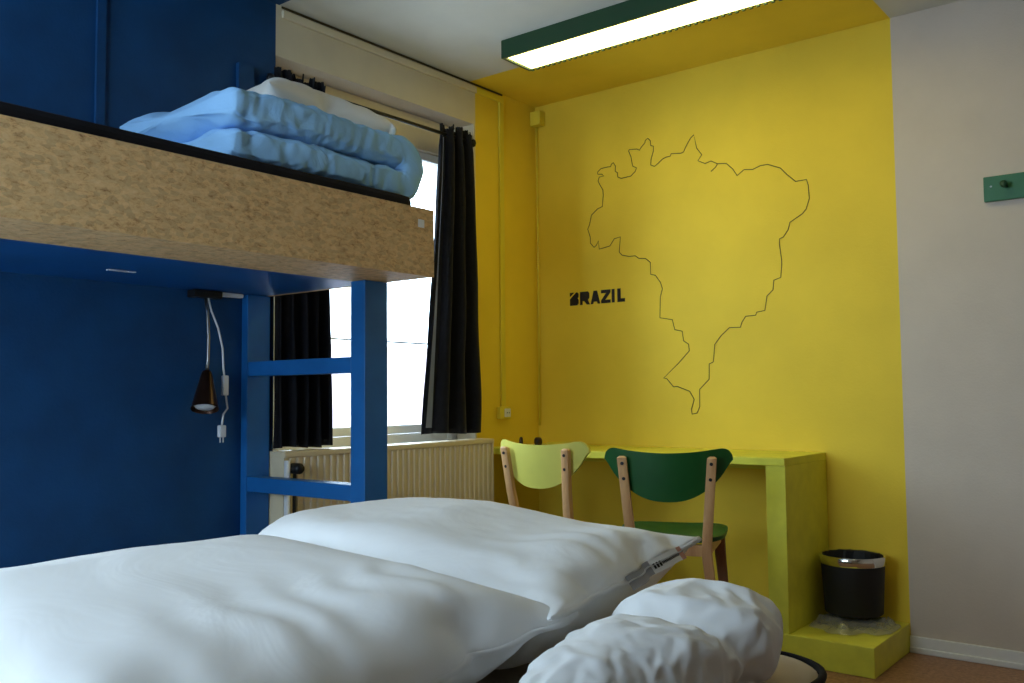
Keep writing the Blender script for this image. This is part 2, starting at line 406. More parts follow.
# ================================================================== RADIATOR
ra = thing('radiator', 'cream ribbed panel radiator under the window', 'radiator', (-2.72, 2.106, .16))
L, HH = 1.185, .645
bm = B(); nr = 37; rows = []
prof = []
for k in range(nr):
    y = k * L / nr; p = L / nr
    prof += [(y, 0), (y + p * .28, .0), (y + p * .42, -.006), (y + p * .72, -.006), (y + p * .86, 0)]
prof.append((L, 0))
prev = None
for y, x in prof:
    a = bm.verts.new((x, y, .02)); b = bm.verts.new((x, y, HH - .02))
    if prev: bm.faces.new((prev[0], a, b, prev[1]))
    prev = (a, b)
obj('ribbed_front', bm, M['radiator'], ra)
bm = B(); box(bm, -.095, .004, -.004, L + .004, HH - .022, HH, bev=.006); obj('top_grille', bm, M['radiator'], ra)
bm = B(); box(bm, -.095, .003, -.003, L + .003, .0, .022, bev=.004)
obj('bottom_rail', bm, M['radiator'], ra)
for y in (-.004, L - .010):
    boxo('side_panel', M['radiator'], ra, -.092, -.001, y, y + .014, .02, HH - .02)
boxo('back_panel', M['radiator'], ra, -.095, -.085, .012, L - .012, .02, HH - .02)
bm = B(); lathe(bm, [(0, 0), (.018, 0), (.02, .01), (.02, .045), (.014, .055), (0, .055)], (.0, 0, 0), 20)
for v in bm.verts: v.co = Vector((v.co.z + .002, v.co.x + .03, v.co.y + HH - .06))
obj('thermostat_valve', bm, M['dark_metal'], ra, True)
bm = B(); tube(bm, [(.018, .03, HH - .06), (.018, .03, -.16)], .007); obj('valve_pipe', bm, M['dark_metal'], ra, True)
bm = B(); tube(bm, [(.014, .0, HH - .03), (.014, .0, -.16)], .011); obj('riser_pipe', bm, M['white_plastic'], ra, True)

# ================================================================== WALL DRAWING AND LETTERING
MAP = [(-1.923,2.197),(-1.939,2.186),(-1.953,2.168),(-1.967,2.146),(-1.977,2.127),(-1.99,2.123),(-2.041,2.13),(-2.048,2.118),(-2.069,2.118),(-2.088,2.112),(-2.112,2.095),(-2.131,2.084),(-2.152,2.094),(-2.149,2.123),(-2.136,2.159),(-2.135,2.182),(-2.15,2.188),(-2.152,2.212),(-2.166,2.226),(-2.179,2.217),(-2.181,2.207),(-2.2,2.191),(-2.212,2.176),(-2.225,2.184),(-2.269,2.189),(-2.272,2.181),(-2.26,2.154),(-2.251,2.105),(-2.23,2.093),(-2.237,2.077),(-2.262,2.058),(-2.316,2.055),(-2.336,2.065),(-2.336,2.085),(-2.35,2.096),(-2.348,2.121),(-2.36,2.14),(-2.372,2.134),(-2.375,2.123),(-2.401,2.124),(-2.432,2.122),(-2.452,2.108),(-2.451,2.097),(-2.427,2.093),(-2.416,2.082),(-2.443,2.081),(-2.45,2.063),(-2.441,2.044),(-2.423,2.015),(-2.421,1.988),(-2.427,1.932),(-2.456,1.923),(-2.492,1.897),(-2.504,1.85),(-2.515,1.829),(-2.501,1.788),(-2.5,1.757),(-2.479,1.734),(-2.464,1.744),(-2.453,1.764),(-2.449,1.722),(-2.418,1.726),(-2.387,1.731),(-2.361,1.763),(-2.326,1.769),(-2.334,1.696),(-2.319,1.679),(-2.279,1.668),(-2.245,1.668),(-2.224,1.653),(-2.188,1.649),(-2.163,1.628),(-2.162,1.571),(-2.137,1.564),(-2.111,1.529),(-2.101,1.498),(-2.113,1.458),(-2.117,1.362),(-2.052,1.349),(-2.04,1.302),(-2.002,1.293),(-1.996,1.248),(-1.971,1.232),(-1.968,1.201),(-2.024,1.146),(-2.103,1.079),(-2.086,1.075),(-2.052,1.037),(-2.033,1.039),(-1.97,1.016),(-1.948,0.979),(-1.963,0.934),(-1.96,0.912),(-1.935,0.917),(-1.921,0.946),(-1.92,1.024),(-1.872,1.069),(-1.87,1.138),(-1.849,1.147),(-1.841,1.225),(-1.81,1.262),(-1.768,1.297),(-1.716,1.296),(-1.708,1.318),(-1.69,1.343),(-1.644,1.345),(-1.638,1.358),(-1.601,1.363),(-1.59,1.425),(-1.562,1.45),(-1.557,1.491),(-1.526,1.501),(-1.52,1.554),(-1.52,1.576),(-1.528,1.645),(-1.527,1.668),(-1.51,1.674),(-1.488,1.703),(-1.479,1.734),(-1.424,1.764),(-1.407,1.782),(-1.392,1.825),(-1.395,1.883),(-1.402,1.908),(-1.449,1.907),(-1.486,1.942),(-1.515,1.976),(-1.572,2.001),(-1.605,2.001),(-1.641,1.99),(-1.681,1.996),(-1.715,1.974),(-1.735,2.007),(-1.766,2.038),(-1.808,2.043),(-1.84,2.061),(-1.869,2.054),(-1.905,2.073),(-1.885,2.098),(-1.91,2.133),(-1.923,2.198)]
BR = [(-1.808,2.043),(-1.818,2.029),(-1.841,2.013)]

ox, oz = -1.95, 1.55
mo = None
cu = bpy.data.curves.new('map_outline', 'CURVE'); cu.dimensions = '3D'; cu.bevel_depth = .0022; cu.bevel_resolution = 1
for pts, cyc in ((MAP, True), (BR, False)):
    sp = cu.splines.new('POLY'); sp.points.add(len(pts) - 1); sp.use_cyclic_u = cyc
    for p, (x, z) in zip(sp.points, pts): p.co = (x - ox, 0, z - oz, 1)
tmp = bpy.data.objects.new('tmp', cu); COL.objects.link(tmp)
me = bpy.data.meshes.new_from_object(tmp.evaluated_get(bpy.context.evaluated_depsgraph_get())); bpy.data.objects.remove(tmp)
for v in me.vertices: v.co.y *= .25
mo = mobj('map_outline', me, M['line_shadow_ink']); mo.location = (ox, D - .0008, oz)
tag(mo, 'thin dark line map of Brazil drawn on the yellow wall', 'wall drawing')
GL = {
 'B': (0, .167, [[(0, .66), (.52, 1), (0, 1)], [(0, 0), (.82, 0), (1, .14), (1, .42), (.88, .53), (1, .64), (1, .88), (.84, 1), (.70, 1), (0, .50)]]),
 'R': (.189, .376, [[(0, 0), (.27, 0), (.27, .28), (.40, .28), (.68, 0), (1, 0), (.78, .36), (.94, .5), (.94, .86), (.80, 1), (0, 1)]]),
 'A': (.384, .562, [[(0, 0), (.27, 0), (.34, .17), (.66, .17), (.73, 0), (1, 0), (.68, 1), (.32, 1)]]),
 'Z': (.575, .748, [[(0, 0), (1, 0), (1, .25), (.46, .25), (1, .78), (1, 1), (0, 1), (0, .75), (.52, .75), (0, .22)]]),
 'I': (.766, .820, [[(0, 0), (1, 0), (1, 1), (0, 1)]]),
 'L': (.865, 1.0, [[(0, 0), (1, 0), (1, .26), (.45, .26), (.45, 1), (0, 1)]])}
let = thing('wall_lettering', 'small bold black stencilled word BRAZIL on the yellow wall', 'lettering', (-2.628, D - .0012, 1.452))
for ch in 'BRAZIL':
    u0, u1, polys = GL[ch]; bm = B()
    for poly in polys:
        f = bm.faces.new([bm.verts.new(((u0 + (u1 - u0) * x) * .323, 0, z * .066)) for x, z in poly])
    bm.normal_update(); bmesh.ops.triangulate(bm, faces=bm.faces, ngon_method='EAR_CLIP')
    obj('letter', bm, M['ink'], let)

# ================================================================== DESK, PLINTH, BIN
dk = thing('desk', 'yellow painted built-in desk along the back wall', 'desk', (-2.1, 3.57, 0))
bm = B(); box(bm, -2.834 + 2.1, -1.352 + 2.1, 3.35 - 3.57, D - .001 - 3.57, .729, .758, bev=.002); obj('desktop', bm, M['desk_yellow'], dk)
bm = B(); box(bm, -1.428 + 2.1, -1.351 + 2.1, 3.353 - 3.57, D - .002 - 3.57, .1085, .7285, bev=.002); obj('side_panel', bm, M['desk_yellow'], dk)
boxo('wall_cleat', M['desk_yellow'], dk, -2.83 + 2.1, -1.43 + 2.1, D - .03 - 3.57, D - .002 - 3.57, .68, .728, bev=.002)
bm = B(); box(bm, -1.43, XB - .001, 3.348, D - .001, .001, .108, bev=.003)
pl = obj('plinth', bm, M['desk_yellow']); tag(pl, 'low yellow step under the desk panel carrying the bin', 'step')
bn = thing('waste_bin', 'round black waste bin with a chrome rim on the yellow step', 'waste bin', (-1.212, 3.66, .152))
bm = B(); lathe(bm, [(0, 0), (.105, 0), (.108, .004), (.118, .19), (.113, .19), (.103, .008), (0, .008)], seg=56); o = obj('bin_body', bm, M['black_plastic'], bn, True); soften(o)
bm = B(); lathe(bm, [(.1195, .188), (.1215, .190), (.1225, .219), (.119, .223), (.112, .221), (.111, .190), (.1195, .188)], seg=56); o = obj('chrome_rim', bm, M['chrome'], bn, True); soften(o, 50)
bm = B()                                                        # liner bag hanging inside the bin
rnd = random.Random(5)
prev = None; rings = []
for zi, (r, z) in enumerate([(.1135, .2235), (.1100, .218), (.104, .17), (.095, .10), (.06, .03), (.0, .02)]):
    if r == 0: rings.append([bm.verts.new((0, 0, z))]); continue
    rings.append([bm.verts.new(((r - rnd.random() * .005) * math.cos(2 * PI * k / 48), (r - rnd.random() * .005) * math.sin(2 * PI * k / 48), z + rnd.uniform(-.003, .001))) for k in range(48)])
for a, b in zip(rings, rings[1:]):
    for k in range(48):
        q = (k + 1) % 48
        if len(b) == 1: bm.faces.new((a[k], a[q], b[0]))
        else: bm.faces.new((a[k], a[q], b[q], b[k]))
obj('bin_liner', bm, M['black_plastic'], bn)
# crumpled clear plastic bag under the bin
bm = B(); rnd = random.Random(11); NR, NT = 26, 100; rings = []
for i in range(NR + 1):
    ring = []
    for k in range(NT):
        t = 2 * PI * k / NT; edge = .172 + .02 * math.sin(3 * t + 1) + .014 * math.sin(7 * t) + .008 * math.sin(13 * t)
        if math.sin(t) > 0: edge *= 1 - .30 * math.sin(t)
        edge = min(edge, .150 / max(.05, math.cos(t)) if math.cos(t) > 0 else .146 / max(.05, -math.cos(t)))
        r = edge * i / NR
        nz = noise.noise(Vector((r * math.cos(t) * 22, r * math.sin(t) * 22, 2.2))); n2 = noise.noise(Vector((r * math.cos(t) * 60, r * math.sin(t) * 60, 7)))
        q = i / NR; up = .036 * abs(nz) + .022 * abs(n2) + .004
        env = 1 if q > .72 else .35
        z = .002 + up * env * (1.15 - .75 * max(0, (q - .8) / .2)) if q < 1 else .002
        if q < .68: z = min(z + .02, .036)
        ring.append(bm.verts.new((r * math.cos(t), r * math.sin(t), z)))
    rings.append(ring)
for i in range(NR):
    for k in range(NT):
        q = (k + 1) % NT
        bm.faces.new((rings[i][k], rings[i][q], rings[i + 1][q], rings[i + 1][k]))
bag = obj('plastic_bag', bm, M['film'], None, True); bag.location = (-1.198, 3.640, .109)
tag(bag, 'crumpled clear plastic bag lying under the black bin', 'plastic bag')

# ---- small things on the desk behind the lime chair
for k, (x, y, r, lab) in enumerate([(-2.735, 3.52, .010, 'smaller dark brown bottle cap sized pot on the desk by the radiator'), (-2.64, 3.53, .020, 'larger dark brown round pot on the desk behind the lime chair')]):
    bm = B(); lathe(bm, [(0, 0), (r * .7, 0), (r, .018), (r, .026), (r * .9, .036), (r * .6, .044), (r * .5, .042), (0, .034)], seg=24)
    t = thing('small_pot', lab, 'pot', (x, y, .759)); obj('pot_body', bm, M['brown_dark'], t, True)
bm = B(); lathe(bm, [(0, 0), (.07, 0), (.085, .022), (.081, .022), (.068, .004), (0, .004)], seg=36)
tr = obj('shallow_dish', bm, M['yellow_plastic'], None, True); tr.location = (-2.50, 3.55, .759); tag(tr, 'shallow yellow dish on the desk behind the lime chair', 'dish')

# ================================================================== CHAIRS
def make_chair(label, shell, leg_m, loc, rz, zs=1.0, dz=0.0):
    t = thing('desk_chair', label, 'chair', loc, rz, None)
    # backrest: curved plywood, concave towards the sitter (+Y)
    NX_, NZ_ = 44, 22; W2 = .222
    def ear(a): return 1 if a < .80 else math.sqrt(max(0, 1 - ((a - .80) / .2) ** 2)) * .985 + .015
    def top(u): return .776 + (.024 + .024 * u * u) * ear(abs(u))
    def bot(u): return .776 - (.776 - .632 - .142 * abs(u) ** 2.4) * ear(abs(u))
    def yb(u, z): return -.045 + .060 * u * u - (z - .632) * .12
    bm = B(); fr, bk = [], []
    for i in range(NX_ + 1):
        s = -1 + 2 * i / NX_; u = math.sin(s * PI / 2); a, b = [], []
        for j in range(NZ_ + 1):
            z = bot(u) + (top(u) - bot(u)) * j / NZ_; y = yb(u, z)
            a.append(bm.verts.new((u * W2, y, z * zs))); b.append(bm.verts.new((u * W2, y + .011, z * zs)))
        fr.append(a); bk.append(b)
    for i in range(NX_):
        for j in range(NZ_):
            bm.faces.new((fr[i][j], fr[i + 1][j], fr[i + 1][j + 1], fr[i][j + 1])); bm.faces.new((bk[i][j], bk[i][j + 1], bk[i + 1][j + 1], bk[i + 1][j]))
    for i in range(NX_):
        bm.faces.new((fr[i][0], bk[i][0], bk[i + 1][0], fr[i + 1][0])); bm.faces.new((fr[i][NZ_], fr[i + 1][NZ_], bk[i + 1][NZ_], bk[i][NZ_]))
    for j in range(NZ_):
        bm.faces.new((fr[0][j], fr[0][j + 1], bk[0][j + 1], bk[0][j])); bm.faces.new((fr[NX_][j], bk[NX_][j], bk[NX_][j + 1], fr[NX_][j + 1]))
    o = obj('backrest', bm, shell, t); soften(o, 50)
    # seat : rounded, slightly dished plywood
    bm = B(); NS = 48; rings = []
    def outline(a):
        c, s = math.cos(a), math.sin(a); n_ = 3.6
        r = (abs(c) ** n_ + abs(s) ** n_) ** (-1 / n_)
        x = r * c * (.192 + .008 * s); y = r * s * .205 + .185; return x, y
    for zz, k in ((.498, .0), (.498, .6), (.507, .97), (.505, 1.0), (.490, .99), (.486, .6), (.486, 0)):
        if k == 0: rings.append([bm.verts.new((0, .185, dz + zz * zs - .003))]); continue
        ring = []
        for q in range(NS):
            x, y = outline(2 * PI * q / NS); ring.append(bm.verts.new((x * k, .185 + (y - .185) * k, dz + zz * zs + .006 * abs(x / .2) ** 2 * (1 if k > .5 else 0))))
        rings.append(ring)
    for a, b in zip(rings, rings[1:]):
        for q in range(NS):
            p = (q + 1) % NS
            if len(a) == 1: bm.faces.new((a[0], b[q], b[p]))
            elif len(b) == 1: bm.faces.new((a[q], b[0], a[p]))
            else: bm.faces.new((a[q], b[q], b[p], a[p]))
    o = obj('seat', bm, shell, t); soften(o, 50)
    def bar(bm, pts, wx, wy):                         # rectangular tapered bar through points, bevelled
        rings = []
        for (p, sx, sy) in zip(pts, wx, wy):
            c = .22
            ring = [bm.verts.new((p[0] + ax * sx / 2, p[1] + ay * sy / 2, p[2] * zs)) for ax, ay in
                    ((-1, -1 + c), (-1 + c, -1), (1 - c, -1), (1, -1 + c), (1, 1 - c), (1 - c, 1), (-1 + c, 1), (-1, 1 - c))]
            rings.append(ring)
        for a, b in zip(rings, rings[1:]):
            for k in range(8): bm.faces.new((a[k], a[(k + 1) % 8], b[(k + 1) % 8], b[k]))
        bm.faces.new(rings[0][::-1]); bm.faces.new(rings[-1])
    for s in (-1, 1):
        bm = B()
        bar(bm, [(s * .154, -.058, .790), (s * .153, -.057, .784), (s * .140, -.035, .62), (s * .130, -.012, .500), (s * .128, -.006, .455), (s * .136, -.012, .38), (s * .185, -.055, .0)],
            [.016, .032, .033, .034, .036, .034, .024], [.014, .024, .026, .030, .034, .032, .022])
        o = obj('leg', bm, leg_m, t); soften(o, 40)
        for z in (.765, .712):
            bm = B(); u = (z - .5) / .3
            tube(bm, [(s * (.130 + .024 * u), -.012 - .046 * u - .0125, z * zs), (s * (.130 + .024 * u), -.012 - .046 * u - .0165, z * zs)], .006, 12)
            obj('screw', bm, M['dark_metal'], o)
        bm = B()
        bar(bm, [(s * .160, .345, .484 + dz), (s * .162, .347, .40), (s * .195, .375, .0)], [.040, .040, .022], [.040, .040, .022])
        o = obj('leg', bm, leg_m if shell is not M['green'] else M['shaded_beech'], t); soften(o, 40)
    bm = B(); box(bm, -.118, .118, -.010, .012, .445 * zs + dz, .484 * zs + dz, bev=.003); box(bm, -.142, .142, .338, .356, .445 * zs + dz, .484 * zs + dz, bev=.003)
    for s in (-1, 1):
        q = len(bm.verts); box(bm, -.009, .009, .005, .34, .445 * zs + dz, .484 * zs + dz)
        bm.verts.ensure_lookup_table()
        for v in bm.verts[q:]: v.co.x += s * (.128 + .03 * v.co.y / .34)
    obj('seat_frame', bm, leg_m, t)
    return t
make_chair('chair with dark green backrest and seat and beech legs, at the desk', M['green'], M['beech'], (-1.575, 2.86, 0), math.radians(24))
make_chair('chair with pale lime backrest and wooden legs, nearest the radiator', M['lime'], M['beech'], (-2.165, 2.93, 0), math.radians(-2), 1.012, -.07)

# ================================================================== HOOK RAIL
hk = thing('hook_rail', 'green wooden peg rail on the white wall', 'hook rail', (-.722, D, 1.713))
boxo('rail_board', M['rail_green'], hk, 0, .62, -.020, -.001, 0, .094, bev=.003)
for x in (.075, .235, .395, .555):
    bm = B(); lathe(bm, [(0, 0), (.008, 0), (.007, .03), (.013, .034), (.013, .042), (0, .044)], seg=16)
    for v in bm.verts: v.co = Vector((v.co.x + x, -.0205 - v.co.z, v.co.y + .052))
    obj('peg', bm, M['lamp_green'], hk, True)
bm = B(); lathe(bm, [(0, 0), (.004, 0), (.003, .002), (0, .002)], seg=12)
for v in bm.verts: v.co = Vector((v.co.x + .026, -.0202 - v.co.z, v.co.y + .055))
obj('screw', bm, M['steel'], hk)

# ================================================================== BUNK BED
BY, BX, PX = 2.107, -1.979, -2.25
bb = thing('bunk_bed', 'blue painted bunk bed with chipboard upper side board and ladder end', 'bunk bed', (-2.4, 1.05, 0))
o3 = (-2.4, 1.05, 0)
def bpart(name, m, *v, bev=.0, parent=None):
    bm = B(); box(bm, *at(v, o3), bev=bev); return obj(name, bm, m, parent or bb)
bpart('side_board', M['osb'], BX - .02, BX, .02, BY, 1.377, 1.590, bev=.0015)
bpart('end_board', M['osb'], WX + .002, BX - .0205, BY - .02, BY, 1.3775, 1.588, bev=.0015)
bpart('head_board', M['osb'], WX + .002, BX - .0205, .02, .04, 1.3775, 1.588, bev=.0015)
bpart('soffit_board', M['osb'], PX + .001, BX - .0205, .041, BY - .0205, 1.3775, 1.40)
bpart('bed_deck', M['blue'], WX + .002, PX, .041, BY - .0205, 1.378, 1.40)
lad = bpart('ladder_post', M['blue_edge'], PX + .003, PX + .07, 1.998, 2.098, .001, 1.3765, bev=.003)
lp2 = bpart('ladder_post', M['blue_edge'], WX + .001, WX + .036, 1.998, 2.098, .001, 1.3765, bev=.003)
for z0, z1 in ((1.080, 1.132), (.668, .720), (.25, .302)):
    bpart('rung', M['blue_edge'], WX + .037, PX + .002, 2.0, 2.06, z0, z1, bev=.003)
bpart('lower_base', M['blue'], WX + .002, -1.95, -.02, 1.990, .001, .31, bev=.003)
bpart('head_post', M['blue_edge'], PX + .003, PX + .07, .02, .12, .312, 1.3765, bev=.003)
bm = B(); box(bm, BX, BX + .0008, 2.035, 2.062, 1.528, 1.553); st = obj('sticker', bm, M['white_plastic']); tag(st, 'tiny white square sticker on the chipboard end', 'sticker')
bm = B(); box(bm, -2.568, -2.552, 1.345, 1.43, 1.3755, 1.3778); st = obj('white_strip', bm, M['white_plastic']); tag(st, 'flat white strip under the upper bunk, left of the lamp', 'strip')

def mattress(name, label, x0, x1, y0, y1, z0, z1, rad, top_m, side_m, piping):
    cx, cy = (x0 + x1) / 2, (y0 + y1) / 2; hx, hy = (x1 - x0) / 2, (y1 - y0) / 2
    def ol(r, ins):
        P = []
        for qx, qy, a0_ in ((1, 1, 0), (-1, 1, 90), (-1, -1, 180), (1, -1, 270)):
            for k in range(9):
                a = math.radians(a0_ + k * 90 / 8)
                P.append((qx * (hx - r) + (r - ins) * math.cos(a), qy * (hy - r) + (r - ins) * math.sin(a)))
        return P
    t = thing(name, label, 'mattress', (cx, cy, z0)); h = z1 - z0
    bm = B(); rings = []
    for z, ins in ((0, .012), (.012, 0), (h - .016, 0), (h - .004, .004)):
        rings.append([bm.verts.new((x, y, z)) for x, y in ol(rad, ins)])
    for a, b in zip(rings, rings[1:]):
        for k in range(len(a)): bm.faces.new((a[k], a[(k + 1) % len(a)], b[(k + 1) % len(a)], b[k]))
    bm.faces.new(rings[0][::-1]); bm.faces.new(rings[-1]); obj('mattress_side', bm, side_m, t, False)
    bm = B(); rings = []
    for z, ins in ((h - .0035, .012), (h + .003, .022), (h + .008, .05)):
        rings.append([bm.verts.new((x, y, z)) for x, y in ol(rad, ins)])
    for a, b in zip(rings, rings[1:]):
        for k in range(len(a)): bm.faces.new((a[k], a[(k + 1) % len(a)], b[(k + 1) % len(a)], b[k]))
    bm.faces.new(rings[-1]); obj('mattress_top', bm, top_m, t, True)
    if piping:
        bm = B(); P = [(x, y, h - .002) for x, y in ol(rad, .003)]; P.append(P[0]); tube(bm, P, .007, 8, cap=False); obj('piping', bm, M['black_mat'], t, True)
    return t
mattress('upper_mattress', 'black covered mattress on the upper bunk', WX + .02, BX - .022, .06, 2.062, 1.402, 1.628, .06, M['black_mat'], M['black_mat'], False)
mattress('lower_mattress', 'mattress of the lower bunk beside the blue wall', WX + .01, -1.93, 0, 1.985, .312, .505, .06, M['white_cloth'], M['white_cloth'], False)
mattress('lower_mattress', 'beige mattress with black piping under the white bedding', -1.915, -.60, -.25, 1.755, .300, .495, .13, M['beige_cloth'], M['black_mat'], True)
fb = thing('bed_base', 'dark low bed base under the beige mattress', 'bed base', (-1.26, .75, 0))
boxo('base_frame', M['black_mat'], fb, -.60, .60, -.95, .95, .14, .298, bev=.01)
for sx in (-1, 1):
    for sy in (-1, 1):
        bm = B(); lathe(bm, [(0, 0), (.02, 0), (.028, .139), (0, .139)], (sx * .54, sy * .88, .001), 16); obj('leg', bm, M['dark_metal'], fb, True)

# ================================================================== READING LAMP
rl = thing('reading_lamp', 'small dark cone reading lamp hanging below the upper bunk', 'reading lamp', (WX + .03, 1.83, 1.376))
bm = B(); box(bm, -.028, .02, -.055, .055, -.026, -.0, bev=.004); obj('mount', bm, M['dark_metal'], rl)
arm = [(.0, 0, -.026), (.012, .0, -.08), (.020, .0, -.16), (.024, -.004, -.24), (.024, -.008, -.285)]
bm = B(); tube(bm, arm, .0055); obj('gooseneck', bm, M['steel'], rl, True)
sh = B(); lathe(sh, [(0, 0), (.015, 0), (.019, -.012), (.046, -.138), (.044, -.138), (.017, -.014), (0, -.010)], seg=32)
o = obj('lamp_shade', sh, M['brown_metal'], rl, True); o.location = (.024, -.008, -.283); o.rotation_euler = (math.radians(-14), math.radians(-18), 0); soften(o, 45)
b2 = B(); lathe(b2, [(0, -.06), (.018, -.07), (.038, -.124), (.03, -.132), (.0, -.136)], seg=24); obj('bulb', b2, M['white_plastic'], o, True)
bm = B(); tube(bm, [(.004, .008, -.026), (.010, .016, -.07), (.022, .036, -.13), (.026, .052, -.20), (.026, .056, -.27), (.026, .060, -.30)], .0035)
tube(bm, [(.026, .066, -.36), (.026, .074, -.41), (.026, .058, -.43), (.026, .052, -.47)], .0035)
obj('cord', bm, M['white_plastic'], rl, True)
boxo('cord_switch', M['white_plastic'], rl, .018, .034, .052, .074, -.365, -.295, bev=.004)
bm = B(); box(bm, .016, .036, .040, .064, -.51, -.468, bev=.004)
tube(bm, [(.026, .046, -.51), (.026, .046, -.528)], .0022); tube(bm, [(.026, .058, -.51), (.026, .058, -.528)], .0022)
obj('plug', bm, M['white_plastic'], rl)
bm = B(); box(bm, WX + .004, WX + .030, 1.89, 1.985, 1.362, 1.3765, bev=.003)
o = obj('cable_clip', bm, M['white_plastic']); tag(o, 'white cable clip beside the reading lamp mount', 'cable clip')

# ================================================================== BEDDING
def relax(me, n_):
    bm = B(); bm.from_mesh(me)
    for _ in range(n_): bmesh.ops.smooth_vert(bm, verts=bm.verts, factor=.5, use_axis_x=True, use_axis_y=True, use_axis_z=True)
    bm.to_mesh(me); bm.free()
def rot(x, y, a): return x * math.cos(a) - y * math.sin(a), x * math.sin(a) + y * math.cos(a)
def place_pillow(name, label, w, h, sx, sy, sz, c, a, zbed, warp, m, seed, pressure=2.0, frames=24, res=(100, 72), cat='pillow', shrink=-.03, bend=.12):
    bm, seam = pillow_bm(w, h, *res, seed=seed)
    me = inflate(bm, frames=frames, pressure=pressure, shrink=shrink, bend=bend); relax(me, 4); fit(me, sx, sy, sz)
    t = thing(name, label, cat, (c[0], c[1], zbed), a)
    def f(co):
        x, y, z = co.x, co.y, co.z + c[2] - zbed
        x, y, z = warp(x, y, z, 2 * x / sx, 2 * y / sy)
        n1 = noise.noise(Vector((x * 5 + seed, y * 5, z * 5))) * .008; uu = 2 * co.x / sx; vv = 2 * co.y / sy
        n1 += .0030 * math.sin(y * 62 + 5 * noise.noise(Vector((x * 7, y * 5, seed)))) * math.exp(-((uu - .70) / .24) ** 2) * (1 - vv * vv) ** .5 if abs(vv) < 1 else 0
        return Vector((x, y, clamp_floor(z + n1, .004, .035)))
    remap(me, f)
    o = mobj('pillow_case' if cat == 'pillow' else 'duvet_cover', me, m, t, True); subsurf(o, 1)
    return t, o, seam
# rear white pillow with a label on its seam
def warp2(x, y, z, u, v): return x + .16 * max(0, -u) * max(0, -v), y + .02 * u, z * (1 - .42 * max(0, u) ** 1.4) - .012 * max(0, u) + .11 * max(0, u) ** 3 + .02 * v * max(0, u)
P2, P2o, seam2 = place_pillow('white_pillow', 'plump white pillow behind, with a printed label on its seam', 1.04, .80, .90, .68, .28, (-1.342, 1.445, .624), math.radians(7), .504, warp2, M['white_cloth'], 4)
def warp1(x, y, z, u, v): return x, y - .16 * max(0, -u) ** 1.5, z * (1 - .25 * max(0, u)) - .085 * max(0, -u) + .05 * max(0, u) * max(0, v)
P1, P1o, seam1 = place_pillow('white_pillow', 'large white pillow lying in front, nearest the camera', 1.30, .98, 1.16, .86, .25, (-1.41, .79, .63), math.radians(3), .504, warp1, M['white_cloth'], 8)
# label on the seam of the rear pillow
sv = [P2o.data.vertices[i].co.copy() for i in seam2]
def ribbon(name, i0, i1, wdt, m, off=0.0):
    bm = B(); prev = None
    for i in range(i0, i1 + 1):
        p = sv[i]; a = bm.verts.new(p + Vector((.002 + off, 0, .001))); b = bm.verts.new(p + Vector((.012 + off, -.0, -.001 - wdt)))
        if prev: bm.faces.new((prev[0], a, b, prev[1]))
        prev = (a, b)
    return obj(name, bm, m, P2)
def flange(name, o_, seam, host, m, wd=.014, i0=0, i1=None, dz=0.0, ox_=0.0):
    sv = [o_.data.vertices[i].co.copy() for i in seam]; i1 = len(sv) - 1 if i1 is None else i1
    bm = B(); prev = None
    for i in range(i0, i1 + 1):
        p = sv[i]; w_ = wd * (1 if dz else min(1, (i - i0) / 4, (i1 - i) / 4) + .05)
        a = bm.verts.new(p + Vector((-.004 + ox_, 0, .0015 + (.004 if dz else 0)))); b_ = bm.verts.new(p + Vector((w_ * .8, 0, -.004 - dz))); c_ = bm.verts.new(p + Vector((-.004, 0, -.0015)))
        if prev:
            bm.faces.new((prev[0], a, b_, prev[1]))
            if not dz: bm.faces.new((prev[1], b_, c_, prev[2]))
        prev = (a, b_, c_)
    return obj(name, bm, m, host, True)
flange('seam', P2o, seam2, P2, M['white_cloth']); flange('seam', P1o, seam1, P1, M['white_cloth'])
LB = flange('label_tape', P2o, seam2, P2, M['label_grey'], .024, 34, 47, .014, .006); LW = flange('care_label', P2o, seam2, P2, M['white_plastic'], .024, 47, 59, .014, .006)
LW['label'] = 'white printed label'; LB['label'] = 'grey tape'
lr = flange('label_tape', P2o, seam2, P2, M['label_red'], .024, 59, 61, .014, .006)
sv = [P2o.data.vertices[i].co.copy() for i in seam2]; bm = B(); rnd = random.Random(2)
k = 47.6
while k < 58.2:
    big = k < 50.5; ln = (.7 if big else .35) ; hgt = (.30, .66) if big else (.40, .58)
    def P_(kk, f):
        i = int(kk); q = sv[i].lerp(sv[i + 1], kk - i); a = q + Vector((.002, 0, .0055)); c = q + Vector((.0208, 0, -.020)); nrm = Vector((.8, 0, .6)) * .0012
        return a.lerp(c, f) + nrm
    bm.faces.new([bm.verts.new(P_(*t_)) for t_ in ((k, hgt[0]), (k + ln, hgt[0]), (k + ln, hgt[1]), (k, hgt[1]))]); k += ln + (.35 if big else .18)
obj('label_print', bm, M['ink'], LW)
